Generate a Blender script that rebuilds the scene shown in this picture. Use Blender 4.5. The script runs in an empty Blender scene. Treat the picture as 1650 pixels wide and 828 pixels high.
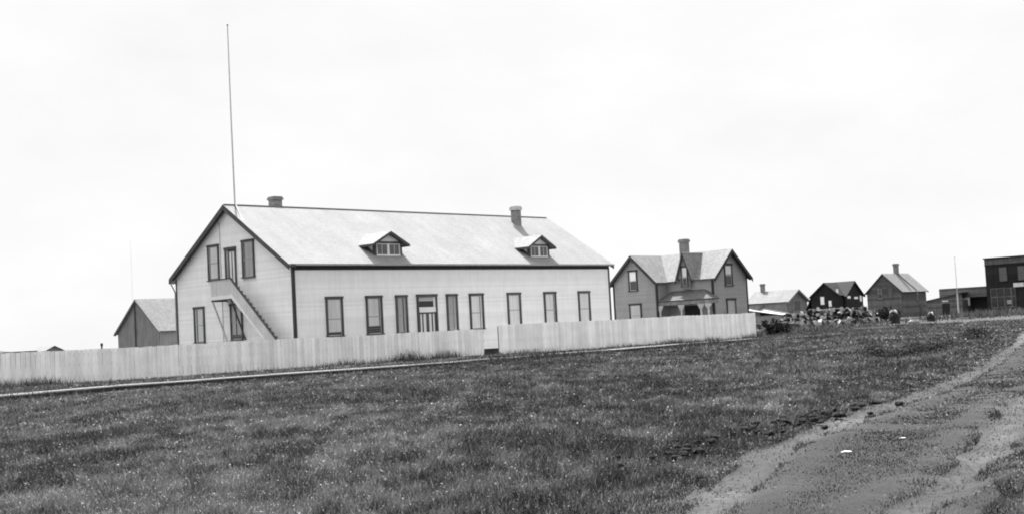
import bpy, math, random
import numpy as np
from mathutils import Vector, Matrix
random.seed(7); rng = np.random.default_rng(11)
R = math.radians
sc = bpy.context.scene
C = sc.collection

# ------------------------------------------------------------------ camera
F_PX, PITCH, ROLL, EYE = 2043.47, .0582, .0533, 1.5
cam = bpy.data.cameras.new("camera"); co = bpy.data.objects.new("camera", cam); C.objects.link(co)
cam.sensor_width = 36; cam.lens = 36 * F_PX / 1650; cam.clip_start = .1; cam.clip_end = 8000
fw = Vector((0, math.cos(PITCH), math.sin(PITCH))); up = Vector((0, -math.sin(PITCH), math.cos(PITCH)))
rt = Vector((1, 0, 0))
cr, sr = math.cos(ROLL), math.sin(ROLL)
rt2 = rt * cr - up * sr; up2 = rt * sr + up * cr
co.matrix_world = Matrix(((rt2.x, up2.x, -fw.x, 0), (rt2.y, up2.y, -fw.y, 0), (rt2.z, up2.z, -fw.z, EYE), (0, 0, 0, 1)))
sc.camera = co

# ------------------------------------------------------------------ light
YAW = .8079                                   # the hall and the houses share one street grid
U = Vector((math.cos(YAW), math.sin(YAW), 0)); V = Vector((-U.y, U.x, 0))
SUN_EL = R(53); SUN_AZ = (V * math.cos(R(32)) + U * math.sin(R(32))).normalized(); SUN_DIR = (SUN_AZ * math.cos(SUN_EL) + Vector((0, 0, math.sin(SUN_EL)))).normalized()
SKY_LOW = 1.03      # even thin cloud towards the horizon
w = bpy.data.worlds.new("World"); sc.world = w; w.use_nodes = True
nt = w.node_tree; nt.nodes.clear()
sky = nt.nodes.new('ShaderNodeTexSky'); sky.sky_type = 'NISHITA'; sky.sun_disc = False
sky.sun_elevation = SUN_EL; sky.sun_rotation = math.atan2(SUN_DIR.x, SUN_DIR.y)
sky.dust_density = 1.0; sky.air_density = 1.0
bw = nt.nodes.new('ShaderNodeRGBToBW'); bg = nt.nodes.new('ShaderNodeBackground'); wo = nt.nodes.new('ShaderNodeOutputWorld')
nt.links.new(sky.outputs[0], bw.inputs[0]); tcw = nt.nodes.new('ShaderNodeTexCoord'); sep = nt.nodes.new('ShaderNodeSeparateXYZ'); nt.links.new(tcw.outputs['Generated'], sep.inputs[0])
veil = nt.nodes.new('ShaderNodeMapRange'); veil.interpolation_type = 'SMOOTHSTEP'; nt.links.new(sep.outputs['Z'], veil.inputs[0])
veil.inputs[1].default_value = .30; veil.inputs[2].default_value = .6; veil.inputs[3].default_value = 0; veil.inputs[4].default_value = 1
cl = nt.nodes.new('ShaderNodeTexNoise'); cl.inputs['Scale'].default_value = 5; cl.inputs['Detail'].default_value = 6; cl.inputs['Roughness'].default_value = .55
mpw = nt.nodes.new('ShaderNodeMapping'); mpw.inputs['Scale'].default_value = (1, 1, 2.2); nt.links.new(tcw.outputs['Generated'], mpw.inputs[0]); nt.links.new(mpw.outputs[0], cl.inputs['Vector'])
clr = nt.nodes.new('ShaderNodeMapRange'); nt.links.new(cl.outputs[0], clr.inputs[0]); clr.inputs[1].default_value = .3; clr.inputs[2].default_value = .7; clr.inputs[3].default_value = .955; clr.inputs[4].default_value = 1.045
mx = nt.nodes.new('ShaderNodeMix'); mx.data_type = 'FLOAT'; mx.inputs[2].default_value = SKY_LOW
nt.links.new(veil.outputs[0], mx.inputs[0]); nt.links.new(bw.outputs[0], mx.inputs[3])
m2 = nt.nodes.new('ShaderNodeMath'); m2.operation = 'MULTIPLY'; nt.links.new(mx.outputs[0], m2.inputs[0]); nt.links.new(clr.outputs[0], m2.inputs[1]); nt.links.new(m2.outputs[0], bg.inputs[0])
nt.links.new(bg.outputs[0], wo.inputs[0])
bg.inputs[1].default_value = .15
sl = bpy.data.lights.new("sun", 'SUN'); sl.energy = 2.0; sl.angle = R(.6)
so = bpy.data.objects.new("sun", sl); C.objects.link(so); so.rotation_euler = SUN_DIR.to_track_quat('Z', 'Y').to_euler()
sc.view_settings.view_transform = 'Standard'; sc.view_settings.look = 'None'; sc.view_settings.gamma = 1
sc.view_settings.use_curve_mapping = False; sc.view_settings.exposure = 2.66
sc.cycles.filter_width = 1.9

# ------------------------------------------------------------------ materials (all grey: a black and white photograph)
def nodes(name):
    m = bpy.data.materials.new(name); m.use_nodes = True
    n = m.node_tree; b = n.nodes['Principled BSDF']; b.inputs['Roughness'].default_value = .85
    b.inputs['Specular IOR Level'].default_value = .2
    return m, n, b
def N(n, t, **k):
    x = n.nodes.new(t)
    for a, v in k.items(): setattr(x, a, v)
    return x
def ramp(n, src, stops):
    r = N(n, 'ShaderNodeValToRGB'); e = r.color_ramp.elements
    while len(e) < len(stops): e.new(.5)
    for q, (p, c) in zip(e, stops): q.position = p; q.color = (c, c, c, 1)
    n.links.new(src, r.inputs[0]); return r.outputs[0]
def noise(n, scale, detail=4, vec=None, rough=.6):
    t = N(n, 'ShaderNodeTexNoise'); t.inputs['Scale'].default_value = scale; t.inputs['Detail'].default_value = detail
    t.inputs['Roughness'].default_value = rough
    if vec is not None: n.links.new(vec, t.inputs['Vector'])
    return t.outputs[0]
def mul(n, a, b):
    m = N(n, 'ShaderNodeMath', operation='MULTIPLY')
    for i, v in enumerate((a, b)):
        if isinstance(v, (int, float)): m.inputs[i].default_value = v
        else: n.links.new(v, m.inputs[i])
    return m.outputs[0]
def add(n, a, b):
    m = N(n, 'ShaderNodeMath', operation='ADD')
    for i, v in enumerate((a, b)):
        if isinstance(v, (int, float)): m.inputs[i].default_value = v
        else: n.links.new(v, m.inputs[i])
    return m.outputs[0]
def stretched(n, sx, sy, sz, kind='Object'):
    tc = N(n, 'ShaderNodeTexCoord'); mp = N(n, 'ShaderNodeMapping')
    mp.inputs['Scale'].default_value = (sx, sy, sz); n.links.new(tc.outputs[kind], mp.inputs[0]); return mp.outputs[0]
def paint(name, g, var=.12, streak=True, rough=.8, island=0.0):
    """painted or weathered board: tone g with mottling, rain streaks and an optional tone per board"""
    m, n, b = nodes(name)
    a = ramp(n, noise(n, 1.1, 6, stretched(n, 1, 1, 1)), [(.3, 1 - var), (.7, 1 + var * .6)])
    v = a
    if streak:
        s = ramp(n, noise(n, 1, 5, stretched(n, 5, 5, .35)), [(.35, 1 - var), (.65, 1 + var * .4)]); v = mul(n, v, s)
    f = ramp(n, noise(n, 14, 3, stretched(n, 1, 1, 1)), [(.3, 1 - var * .5), (.7, 1 + var * .5)]); v = mul(n, v, f)
    if island:
        g_ = N(n, 'ShaderNodeNewGeometry'); v = mul(n, v, ramp(n, g_.outputs['Random Per Island'], [(0, 1 - island), (1, 1 + island * .4)]))
    n.links.new(mul(n, v, g), b.inputs['Base Color']); b.inputs['Roughness'].default_value = rough
    bp = N(n, 'ShaderNodeBump'); bp.inputs['Strength'].default_value = .25; bp.inputs['Distance'].default_value = .01
    n.links.new(noise(n, 30, 3, stretched(n, 1, 1, .3)), bp.inputs['Height']); n.links.new(bp.outputs[0], b.inputs['Normal'])
    return m
def shingle(name, g, var=.22):
    m, n, b = nodes(name)
    tc = N(n, 'ShaderNodeTexCoord'); br = N(n, 'ShaderNodeTexBrick')
    n.links.new(tc.outputs['UV'], br.inputs['Vector'])
    br.inputs['Color1'].default_value = (1 - var,) * 3 + (1,); br.inputs['Color2'].default_value = (1 + var * .6,) * 3 + (1,)
    br.inputs['Mortar'].default_value = (.55, .55, .55, 1); br.inputs['Scale'].default_value = 1
    br.inputs['Mortar Size'].default_value = .006; br.inputs['Brick Width'].default_value = .17; br.inputs['Row Height'].default_value = .14
    a = ramp(n, noise(n, .35, 6, stretched(n, 1, 1, 1)), [(.3, .88), (.7, 1.08)])
    s = ramp(n, noise(n, 1, 4, stretched(n, 1.3, .25, 1, 'UV')), [(.3, .9), (.7, 1.06)])
    v = mul(n, mul(n, mul(n, br.outputs[0], a), s), g)
    n.links.new(v, b.inputs['Base Color'])
    bp = N(n, 'ShaderNodeBump'); bp.inputs['Strength'].default_value = .5; bp.inputs['Distance'].default_value = .02
    n.links.new(br.outputs[0], bp.inputs['Height']); n.links.new(bp.outputs[0], b.inputs['Normal'])
    return m
def brickm(name, g):
    m, n, b = nodes(name)
    br = N(n, 'ShaderNodeTexBrick'); n.links.new(stretched(n, 1, 1, 1, 'UV'), br.inputs['Vector'])
    br.inputs['Color1'].default_value = (g * .8,) * 3 + (1,); br.inputs['Color2'].default_value = (g * 1.25,) * 3 + (1,)
    br.inputs['Mortar'].default_value = (g * 1.7,) * 3 + (1,); br.inputs['Scale'].default_value = 1
    br.inputs['Mortar Size'].default_value = .008; br.inputs['Brick Width'].default_value = .22; br.inputs['Row Height'].default_value = .075
    v = mul(n, br.outputs[0], ramp(n, noise(n, 2.5, 5, stretched(n, 1, 1, 1)), [(.3, .75), (.7, 1.15)]))
    n.links.new(v, b.inputs['Base Color']); return m
def glassm(name):
    m, n, b = nodes(name); n.nodes.remove(b); o = n.nodes['Material Output']
    t = N(n, 'ShaderNodeBsdfTransparent'); g = N(n, 'ShaderNodeBsdfGlossy'); g.inputs['Roughness'].default_value = .04
    t.inputs[0].default_value = (.96, .96, .96, 1); g.inputs[0].default_value = (.9, .9, .9, 1)
    fr = N(n, 'ShaderNodeFresnel'); fr.inputs[0].default_value = 1.5
    bp = N(n, 'ShaderNodeBump'); bp.inputs['Strength'].default_value = .12; n.links.new(noise(n, 2.2, 2, stretched(n, 1, 1, 1)), bp.inputs['Height'])
    n.links.new(bp.outputs[0], g.inputs['Normal'])
    mx = N(n, 'ShaderNodeMixShader'); n.links.new(fr.outputs[0], mx.inputs[0]); n.links.new(t.outputs[0], mx.inputs[1]); n.links.new(g.outputs[0], mx.inputs[2])
    n.links.new(mx.outputs[0], o.inputs[0]); return m
def clothm(name, g):
    m, n, b = nodes(name)
    v = mul(n, ramp(n, noise(n, 1, 3, stretched(n, 9, 9, .4)), [(.35, .86), (.65, 1.05)]), g)
    n.links.new(v, b.inputs['Base Color']); return m
def tonem(name, lo, hi, transl=0):
    """plant or soil: tone comes from the mesh's own 'tone' attribute (0..1)"""
    m, n, b = nodes(name)
    at = N(n, 'ShaderNodeAttribute', attribute_name='tone'); mr = N(n, 'ShaderNodeMapRange')
    n.links.new(at.outputs['Fac'], mr.inputs[0]); mr.inputs[3].default_value = lo; mr.inputs[4].default_value = hi
    n.links.new(mr.outputs[0], b.inputs['Base Color'])
    b.inputs['Specular IOR Level'].default_value = .12; return m

M = dict(
    wall=paint('white_clapboard', .82, .05, True, .8, .07), trim=paint('dark_trim', .085, .2), trim2=paint('dark_eave_trim', .04, .2), sash=paint('sash_paint', .40, .1, False), white=paint('white_sash', .7, .06, False),
    gutter=paint('gutter_metal', .3, .15), roof=shingle('cedar_shingles', .225, .10), stair=paint('stair_boards', .56, .12), rail=paint('stair_rail', .09, .2),
    brick=brickm('chimney_brick', .17), lime=paint('limewash', .55, .2), glass=glassm('window_glass'), blind=clothm('window_blind', .93),
    curtain=clothm('lace_curtain', .6), grey_curtain=clothm('grey_curtain', .2), dark=paint('dark_interior', .02, .2, False), found=paint('dark_skirting', .035, .3),
    fence=paint('whitewashed_fence_boards', .80, .10, True, .9, .17), fence2=paint('whitewashed_tall_fence_boards', .85, .09, True, .9, .15), fence_back=paint('fence_rail_timber', .3, .2),
    plank=paint('boardwalk_planks', .24, .25, False, .9, .35), sleeper=paint('boardwalk_sleepers', .05, .3),
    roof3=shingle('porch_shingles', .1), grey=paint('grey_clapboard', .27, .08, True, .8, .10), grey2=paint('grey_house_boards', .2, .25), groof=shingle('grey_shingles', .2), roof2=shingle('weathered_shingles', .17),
    shed=paint('unpainted_shed_boards', .23, .2), tar=paint('tarred_boards', .02, .35), tar2=paint('dark_store_boards', .022, .3, True, .8, .3), tarroof=shingle('tarred_shingles', .014),
    store_band=paint('store_cornice_paint', .11, .3), pale=paint('pale_sign_paint', .6, .15, False), mid=paint('weathered_boards', .13, .2, True, .9, .45), lowroof=paint('roofing_felt', .10, .2),
    snow=paint('pale_canvas_roof', .5, .06, False), metal=paint('iron', .1, .2, False), pole=paint('pole_wood', .52, .15), bark=paint('log_bark', .02, .5, False), sawn=paint('sawn_wood', .34, .2, False))

# ------------------------------------------------------------------ mesh helpers
class MB:
    def __init__(s): s.v = []; s.f = []; s.uv = []
    def face(s, pts, uv=None):
        i = len(s.v); s.v += [tuple(p) for p in pts]; s.f.append(tuple(range(i, i + len(pts))))
        if uv is None:
            P = [Vector(p) for p in pts]; nrm = (P[1] - P[0]).cross(P[2] - P[0])
            if nrm.length < 1e-12: uv = [(0, 0)] * len(P)
            else:
                nrm.normalize()
                h = Vector((0, 0, 1)).cross(nrm)
                h = Vector((1, 0, 0)) if h.length < .02 else h.normalized()
                k = nrm.cross(h); uv = [(p.dot(h), p.dot(k)) for p in P]
        s.uv += uv
    def box(s, x0, x1, y0, y1, z0, z1):
        a = [Vector((x, y, z)) for x in (x0, x1) for y in (y0, y1) for z in (z0, z1)]
        s.hexa(a)
    def hexa(s, a):   # a[ix*4+iy*2+iz]; one island
        i = len(s.v); s.v += [tuple(p) for p in a]
        for q in ((0, 1, 3, 2), (4, 6, 7, 5), (0, 4, 5, 1), (2, 3, 7, 6), (0, 2, 6, 4), (1, 5, 7, 3)):
            s.f.append(tuple(i + k for k in q))
            P = [Vector(a[k]) for k in q]; nrm = (P[1] - P[0]).cross(P[2] - P[0])
            if nrm.length < 1e-12: nrm = Vector((0, 0, 1))
            nrm.normalize(); h = Vector((0, 0, 1)).cross(nrm)
            h = Vector((1, 0, 0)) if h.length < .02 else h.normalized()
            k2 = nrm.cross(h); s.uv += [(p.dot(h), p.dot(k2)) for p in P]
    def beam(s, p, q, w, h, upv=(0, 0, 1)):
        p, q = Vector(p), Vector(q); d = (q - p).normalized(); u = Vector(upv); sd = d.cross(u)
        if sd.length < 1e-4: sd = d.cross(Vector((1, 0, 0)))
        sd.normalize(); u = sd.cross(d)
        s.hexa([e + sd * (w / 2 * i) + u * (h / 2 * j) for e in (p, q) for i in (-1, 1) for j in (-1, 1)])
    def slab(s, pts, th):
        """sloping slab: pts is the top polygon, th its thickness downwards along the normal"""
        P = [Vector(p) for p in pts]; n = (P[1] - P[0]).cross(P[2] - P[0]).normalized()
        if n.z < 0: P.reverse(); n = -n
        Q = [p - n * th for p in P]
        s.face(P); s.face(Q[::-1])
        for i in range(len(P)): j = (i + 1) % len(P); s.face([P[i], Q[i], Q[j], P[j]])
    def tube(s, p, q, r0, r1=None, n=10, cap=True):
        r1 = r0 if r1 is None else r1; p, q = Vector(p), Vector(q); d = (q - p).normalized()
        a = d.orthogonal().normalized(); b = d.cross(a); i = len(s.v)
        for e, r in ((p, r0), (q, r1)):
            for k in range(n):
                t = 2 * math.pi * k / n; s.v.append(tuple(e + a * (math.cos(t) * r) + b * (math.sin(t) * r)))
        for k in range(n):
            l = (k + 1) % n; s.f.append((i + k, i + l, i + n + l, i + n + k)); s.uv += [(0, 0)] * 4
        if cap:
            s.f.append(tuple(i + k for k in range(n))[::-1]); s.uv += [(0, 0)] * n
            s.f.append(tuple(i + n + k for k in range(n))); s.uv += [(0, 0)] * n
    def siding(s, o, e, nrm, outline, pitch=.125, lip=.018):
        """real overlapping clapboards over a convex outline of (h, z) pairs"""
        o, e, nrm = Vector(o), Vector(e), Vector(nrm); zs = [p[1] for p in outline]; z = min(zs)
        flip = e.cross(Vector((0, 0, 1))).dot(nrm) < 0
        def clip(poly, zc, keep_above):
            out = []
            for i in range(len(poly)):
                a, b = poly[i], poly[(i + 1) % len(poly)]
                ia = (a[1] >= zc) == keep_above or a[1] == zc; ib = (b[1] >= zc) == keep_above or b[1] == zc
                if ia: out.append(a)
                if ia != ib:
                    t = (zc - a[1]) / (b[1] - a[1]); out.append((a[0] + t * (b[0] - a[0]), zc))
            return out
        while z < max(zs) - 1e-4:
            z1 = min(z + pitch, max(zs)); p = clip(clip(outline, z, True), z1, False)
            if len(p) >= 3:
                P = [o + e * h + Vector((0, 0, zz)) + nrm * (lip * (z1 - zz) / pitch) for h, zz in p]
                if flip: P.reverse()
                s.face(P)
                lo = sorted(h for h, zz in p if abs(zz - z) < 1e-6)
                if len(lo) >= 2:
                    a, b = lo[0], lo[-1]; k = Vector((0, 0, z))
                    s.face([o + e * a + k, o + e * b + k, o + e * b + k + nrm * lip, o + e * a + k + nrm * lip])
            z = z1
    def build(s, name, mat, parent=None, smooth=False):
        me = bpy.data.meshes.new(name); me.from_pydata(s.v, [], s.f)
        ul = me.uv_layers.new(name='UVMap'); ul.data.foreach_set('uv', np.array(s.uv, dtype=np.float32).ravel())
        me.materials.append(mat)
        if smooth: me.polygons.foreach_set('use_smooth', [True] * len(me.polygons))
        o = bpy.data.objects.new(name, me); C.objects.link(o)
        if parent: o.parent = parent
        return o
def tag(o, label=None, cat=None, group=None, kind=None):
    for k, v in (('label', label), ('category', cat), ('group', group), ('kind', kind)):
        if v: o[k] = v
    return o
def thing(name, label, cat, loc, rz=0, group=None):
    o = bpy.data.objects.new(name, None); C.objects.link(o); o.location = loc; o.rotation_euler = (0, 0, rz); o.empty_display_size = .3
    return tag(o, label, cat, group)
def one(name, mat, parent, *boxes):
    m = MB()
    for b in boxes: m.box(*b)
    return m.build(name, mat, parent)

class Face:
    """a wall plane: origin o, horizontal direction e (rightwards seen from outside), outward normal n"""
    def __init__(s, o, e, n): s.o, s.e, s.n = Vector(o), Vector(e), Vector(n)
    def box(s, m, h0, h1, z0, z1, d0, d1):
        m.hexa([s.o + s.e * h + s.n * d + Vector((0, 0, z)) for h in (h0, h1) for d in (d1, d0) for z in (z0, z1)])
    def quad(s, m, h0, h1, z0, z1, d):
        m.face([s.o + s.e * h + s.n * d + Vector((0, 0, z)) for h, z in ((h0, z0), (h1, z0), (h1, z1), (h0, z1))])
def window(par, fc, h0, h1, z0, z1, blind='blind', cover=1., case=.12, depth=.07, sash_mat='sash', trim='trim', split=.5, name='window', label=None, gap=()):
    """double-hung sash window: dark casing with head and sill; sashes, glass and the cloth behind as sub-parts"""
    m = MB(); d = depth
    fc.box(m, h0, h0 + case, z0, z1, 0, d); fc.box(m, h1 - case, h1, z0, z1, 0, d)
    fc.box(m, h0 - .03, h1 + .03, z1, z1 + case * 1.15, 0, d + .03); fc.box(m, h0 - .05, h1 + .05, z0 - .06, z0, 0, d + .06)
    c = m.build(name, M[trim], par)
    if label: c['label'] = label
    a, b, lo, hi = h0 + case, h1 - case, z0, z1; mid = lo + (hi - lo) * split; t = .05
    for zz0, zz1, dd in ((mid - t / 2, hi, .045), (lo, mid + t / 2 - .004, .028)):
        m = MB()
        fc.box(m, a, a + t, zz0, zz1, dd - .02, dd); fc.box(m, b - t, b, zz0, zz1, dd - .02, dd)
        fc.box(m, a + t, b - t, zz0, zz0 + t, dd - .02, dd - .001); fc.box(m, a + t, b - t, zz1 - t, zz1, dd - .02, dd - .001)
        m.build('sash', M[sash_mat], c)
    m = MB(); fc.quad(m, a + t, b - t, lo + t, mid - t / 2, .022); fc.quad(m, a + t, b - t, mid + t / 2, hi - t, .036); m.build('pane', M['glass'], c)
    if cover < 1 or gap:
        m = MB(); fc.quad(m, a, b, lo, hi, .0185); m.build('dark_room', M['dark'], c)
    if cover > 0:
        m = MB(); zb = hi - (hi - lo) * cover; k = 14
        for i in range(k):   # soft folds
            if i in gap: continue
            x0 = a + (b - a) * i / k; x1 = a + (b - a) * (i + 1) / k
            e0 = .0195 + .0015 * (i % 2); e1 = .0195 + .0015 * ((i + 1) % 2)
            m.face([fc.o + fc.e * x0 + fc.n * e0 + Vector((0, 0, zb)), fc.o + fc.e * x1 + fc.n * e1 + Vector((0, 0, zb)),
                    fc.o + fc.e * x1 + fc.n * e1 + Vector((0, 0, hi)), fc.o + fc.e * x0 + fc.n * e0 + Vector((0, 0, hi))])
        m.build('blind', M[blind], c)
    return c
def walls(m, x0, x1, y0, y1, z0, ze, zr, axis, pitch=.125, lip=.018):
    mx, my = (x0 + x1) / 2, (y0 + y1) / 2
    def o(a, b, gable): return [(a, z0), (b, z0), (b, ze)] + ([((a + b) / 2, zr)] if gable else []) + [(a, ze)]
    m.siding((0, y0, 0), (1, 0, 0), (0, -1, 0), o(x0, x1, axis == 'y'), pitch, lip)
    m.siding((0, y1, 0), (1, 0, 0), (0, 1, 0), o(x0, x1, axis == 'y'), pitch, lip)
    m.siding((x0, 0, 0), (0, 1, 0), (-1, 0, 0), o(y0, y1, axis == 'x'), pitch, lip)
    m.siding((x1, 0, 0), (0, 1, 0), (1, 0, 0), o(y0, y1, axis == 'x'), pitch, lip)
def gable_roof(m, rk, x0, x1, y0, y1, ze, zr, axis, oe=.35, og=.35, th=.1, lift=.05, rake=.22, ends=(1, 1)):
    """two slabs into m; rake boards and their soffits into rk"""
    if axis == 'x': a0, a1, b0, b1 = x0, x1, y0, y1; P = lambda a, b, z: Vector((a, b, z))
    else: a0, a1, b0, b1 = y0, y1, x0, x1; P = lambda a, b, z: Vector((b, a, z))
    mid = (b0 + b1) / 2; s = (zr - ze) / (mid - b0); A0 = a0 - og * ends[0]; A1 = a1 + og * ends[1]
    for sg, be in ((-1, b0 - oe), (1, b1 + oe)):
        zb = ze - s * oe + lift
        m.slab([P(A0, be, zb), P(A1, be, zb), P(A1, mid, zr + lift), P(A0, mid, zr + lift)], th)
        if rk:
            for A, on, sgn in ((A0, ends[0], 1), (A1, ends[1], -1)):
                if on:
                    t = .04; lo = th + .003
                    e = A - sgn * .012
                    pts = []
                    for aa in (e, e + sgn * t):
                        for (bb, zz) in ((be, zb), (mid, zr + lift)):
                            for dz in (-rake - .0, -.02): pts.append(P(aa, bb, zz + dz))
                    rk.hexa(pts)
                    pts = []
                    for aa in (e + sgn * (t + .003), A + sgn * (og - .03)):
                        for (bb, zz) in ((be, zb), (mid, zr + lift)):
                            for dz in (-th * 1.25 - .05, -th * 1.25 - .01): pts.append(P(aa, bb, zz + dz))
                    rk.hexa(pts)
def chimney(par, x0, x1, y0, y1, z0, z1, mat='brick', cap=.25, name='chimney', capmat='lime'):
    c = one(name, M[mat], par, (x0, x1, y0, y1, z0, z1 - cap)); m = MB()
    m.box(x0 - .07, x1 + .07, y0 - .07, y1 + .07, z1 - cap, z1 - .08); m.box(x0 - .02, x1 + .02, y0 - .02, y1 + .02, z1 - .08, z1)
    m.build('chimney_cap', M[capmat], c); return c

# ------------------------------------------------------------------ ground
def vnoise(x, y, s, seed=0):
    """smooth value noise in 0..1"""
    x = np.asarray(x, float) / s; y = np.asarray(y, float) / s; xi = np.floor(x).astype(np.int64); yi = np.floor(y).astype(np.int64); fx = x - xi; fy = y - yi
    def hsh(i, j):
        h = (i * 374761393 + j * 668265263 + seed * 1442695041) & 0xffffffff; h = ((h ^ (h >> 13)) * 1274126177) & 0xffffffff
        return ((h ^ (h >> 16)) & 0xffff) / 65535.
    fx = fx * fx * (3 - 2 * fx); fy = fy * fy * (3 - 2 * fy)
    return (hsh(xi, yi) * (1 - fx) + hsh(xi + 1, yi) * fx) * (1 - fy) + (hsh(xi, yi + 1) * (1 - fx) + hsh(xi + 1, yi + 1) * fx) * fy
def sstep(a, b, x): t = np.clip((np.asarray(x, float) - a) / (b - a), 0, 1); return t * t * (3 - 2 * t)
def gz(x, y):
    """terrain height: flat by the hall, rising a little towards the town on the right"""
    x = np.asarray(x, float); y = np.asarray(y, float)
    far = .6 * sstep(104, 150, y) * sstep(5, 30, x)
    near = (vnoise(x, y, 5, 3) - .5) * .10 * (1 - sstep(40, 60, y))
    return far + near
RUT1 = [(0.75, 8.0), (1.42, 10.1), (1.86, 11.4), (3.0, 14.7), (5.0, 18.5), (7.2, 22.4), (11.7, 31.5), (18.6, 47.3), (27.0, 67.4), (38, 92), (52, 118)]
RUT2 = [(2.2, 8.0), (2.85, 9.5), (3.5, 10.6), (4.6, 12.7), (8.1, 20.5), (11.2, 25.6), (15.3, 32.5), (22.2, 47.5), (30.4, 67), (41, 91), (54.5, 117)]
PATH = [(8.5, 78), (16.2, 86.9), (21.2, 92.5), (29.9, 101.6), (35.9, 106.5), (50, 116)]
def dist_poly(x, y, P):
    x = np.asarray(x, float); y = np.asarray(y, float); d = np.full(x.shape, 1e9)
    for (ax, ay), (bx, by) in zip(P[:-1], P[1:]):
        vx, vy = bx - ax, by - ay; t = np.clip(((x - ax) * vx + (y - ay) * vy) / (vx * vx + vy * vy), 0, 1)
        d = np.minimum(d, np.hypot(x - ax - t * vx, y - ay - t * vy))
    return d
def side_of_road(x, y):
    """0 at rut 1, 1 at rut 2, linear across (by y)"""
    r1 = np.interp(y, [p[1] for p in RUT1], [p[0] for p in RUT1]); r2 = np.interp(y, [p[1] for p in RUT2], [p[0] for p in RUT2])
    return (x - r1) / (r2 - r1)
def grid_mesh(name, xs, ys, zf, mat, attrs=None):
    X, Y = np.meshgrid(xs, ys); Z = zf(X, Y); nx, ny = len(xs), len(ys)
    me = bpy.data.meshes.new(name); co_ = np.stack([X, Y, Z], -1).reshape(-1, 3)
    i = np.arange((ny - 1) * (nx - 1)); r = i // (nx - 1); c = i % (nx - 1); a = r * nx + c
    fc = np.stack([a, a + 1, a + nx + 1, a + nx], -1)
    me.vertices.add(len(co_)); me.vertices.foreach_set('co', co_.astype(np.float32).ravel())
    me.loops.add(fc.size); me.loops.foreach_set('vertex_index', fc.ravel().astype(np.int32))
    me.polygons.add(len(fc)); me.polygons.foreach_set('loop_start', (np.arange(len(fc)) * 4).astype(np.int32)); me.polygons.foreach_set('loop_total', np.full(len(fc), 4, np.int32))
    me.polygons.foreach_set('use_smooth', np.ones(len(fc), bool)); me.update()
    for k, fn in (attrs or {}).items():
        at = me.attributes.new(k, 'FLOAT', 'POINT'); at.data.foreach_set('value', fn(X, Y).astype(np.float32).ravel())
    me.materials.append(mat); o = bpy.data.objects.new(name, me); C.objects.link(o); return o
def soilm(name, lo, mid, hi, attr=None):
    m, n, b = nodes(name); tc = stretched(n, 1, 1, 1)
    a = ramp(n, noise(n, .5, 8, tc, .7), [(.32, lo), (.5, mid), (.68, hi)])
    f = ramp(n, noise(n, 9, 6, tc, .75), [(.3, .5), (.7, 1.45)]); v = mul(n, a, f); v = mul(n, v, ramp(n, noise(n, 45, 3, tc), [(.3, .7), (.7, 1.3)]))
    g = ramp(n, noise(n, .06, 4, tc), [(.35, .8), (.65, 1.2)]); v = mul(n, v, g)
    if attr:
        at = N(n, 'ShaderNodeAttribute', attribute_name=attr); v = mul(n, v, ramp(n, at.outputs['Fac'], [(0, .42), (1, 1.6)]))
    n.links.new(v, b.inputs['Base Color']); b.inputs['Roughness'].default_value = .95
    bp = N(n, 'ShaderNodeBump'); bp.inputs['Strength'].default_value = .7; bp.inputs['Distance'].default_value = .05
    n.links.new(noise(n, 7, 8, tc, .75), bp.inputs['Height']); n.links.new(bp.outputs[0], b.inputs['Normal']); return m
geo = lambda a, b, n_: np.geomspace(a, b, n_)
xs = np.concatenate([-geo(50, 4000, 24)[::-1][:-1], np.arange(-50, 90, .6), geo(90, 4000, 22)])
ys = np.concatenate([-geo(10, 800, 12)[::-1][:-1], np.arange(-10, 160, .6), geo(160, 6000, 26)])
gnd = grid_mesh('ground', xs, ys, gz, soilm('meadow_soil', .02, .034, .052)); tag(gnd, kind='structure')
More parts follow.
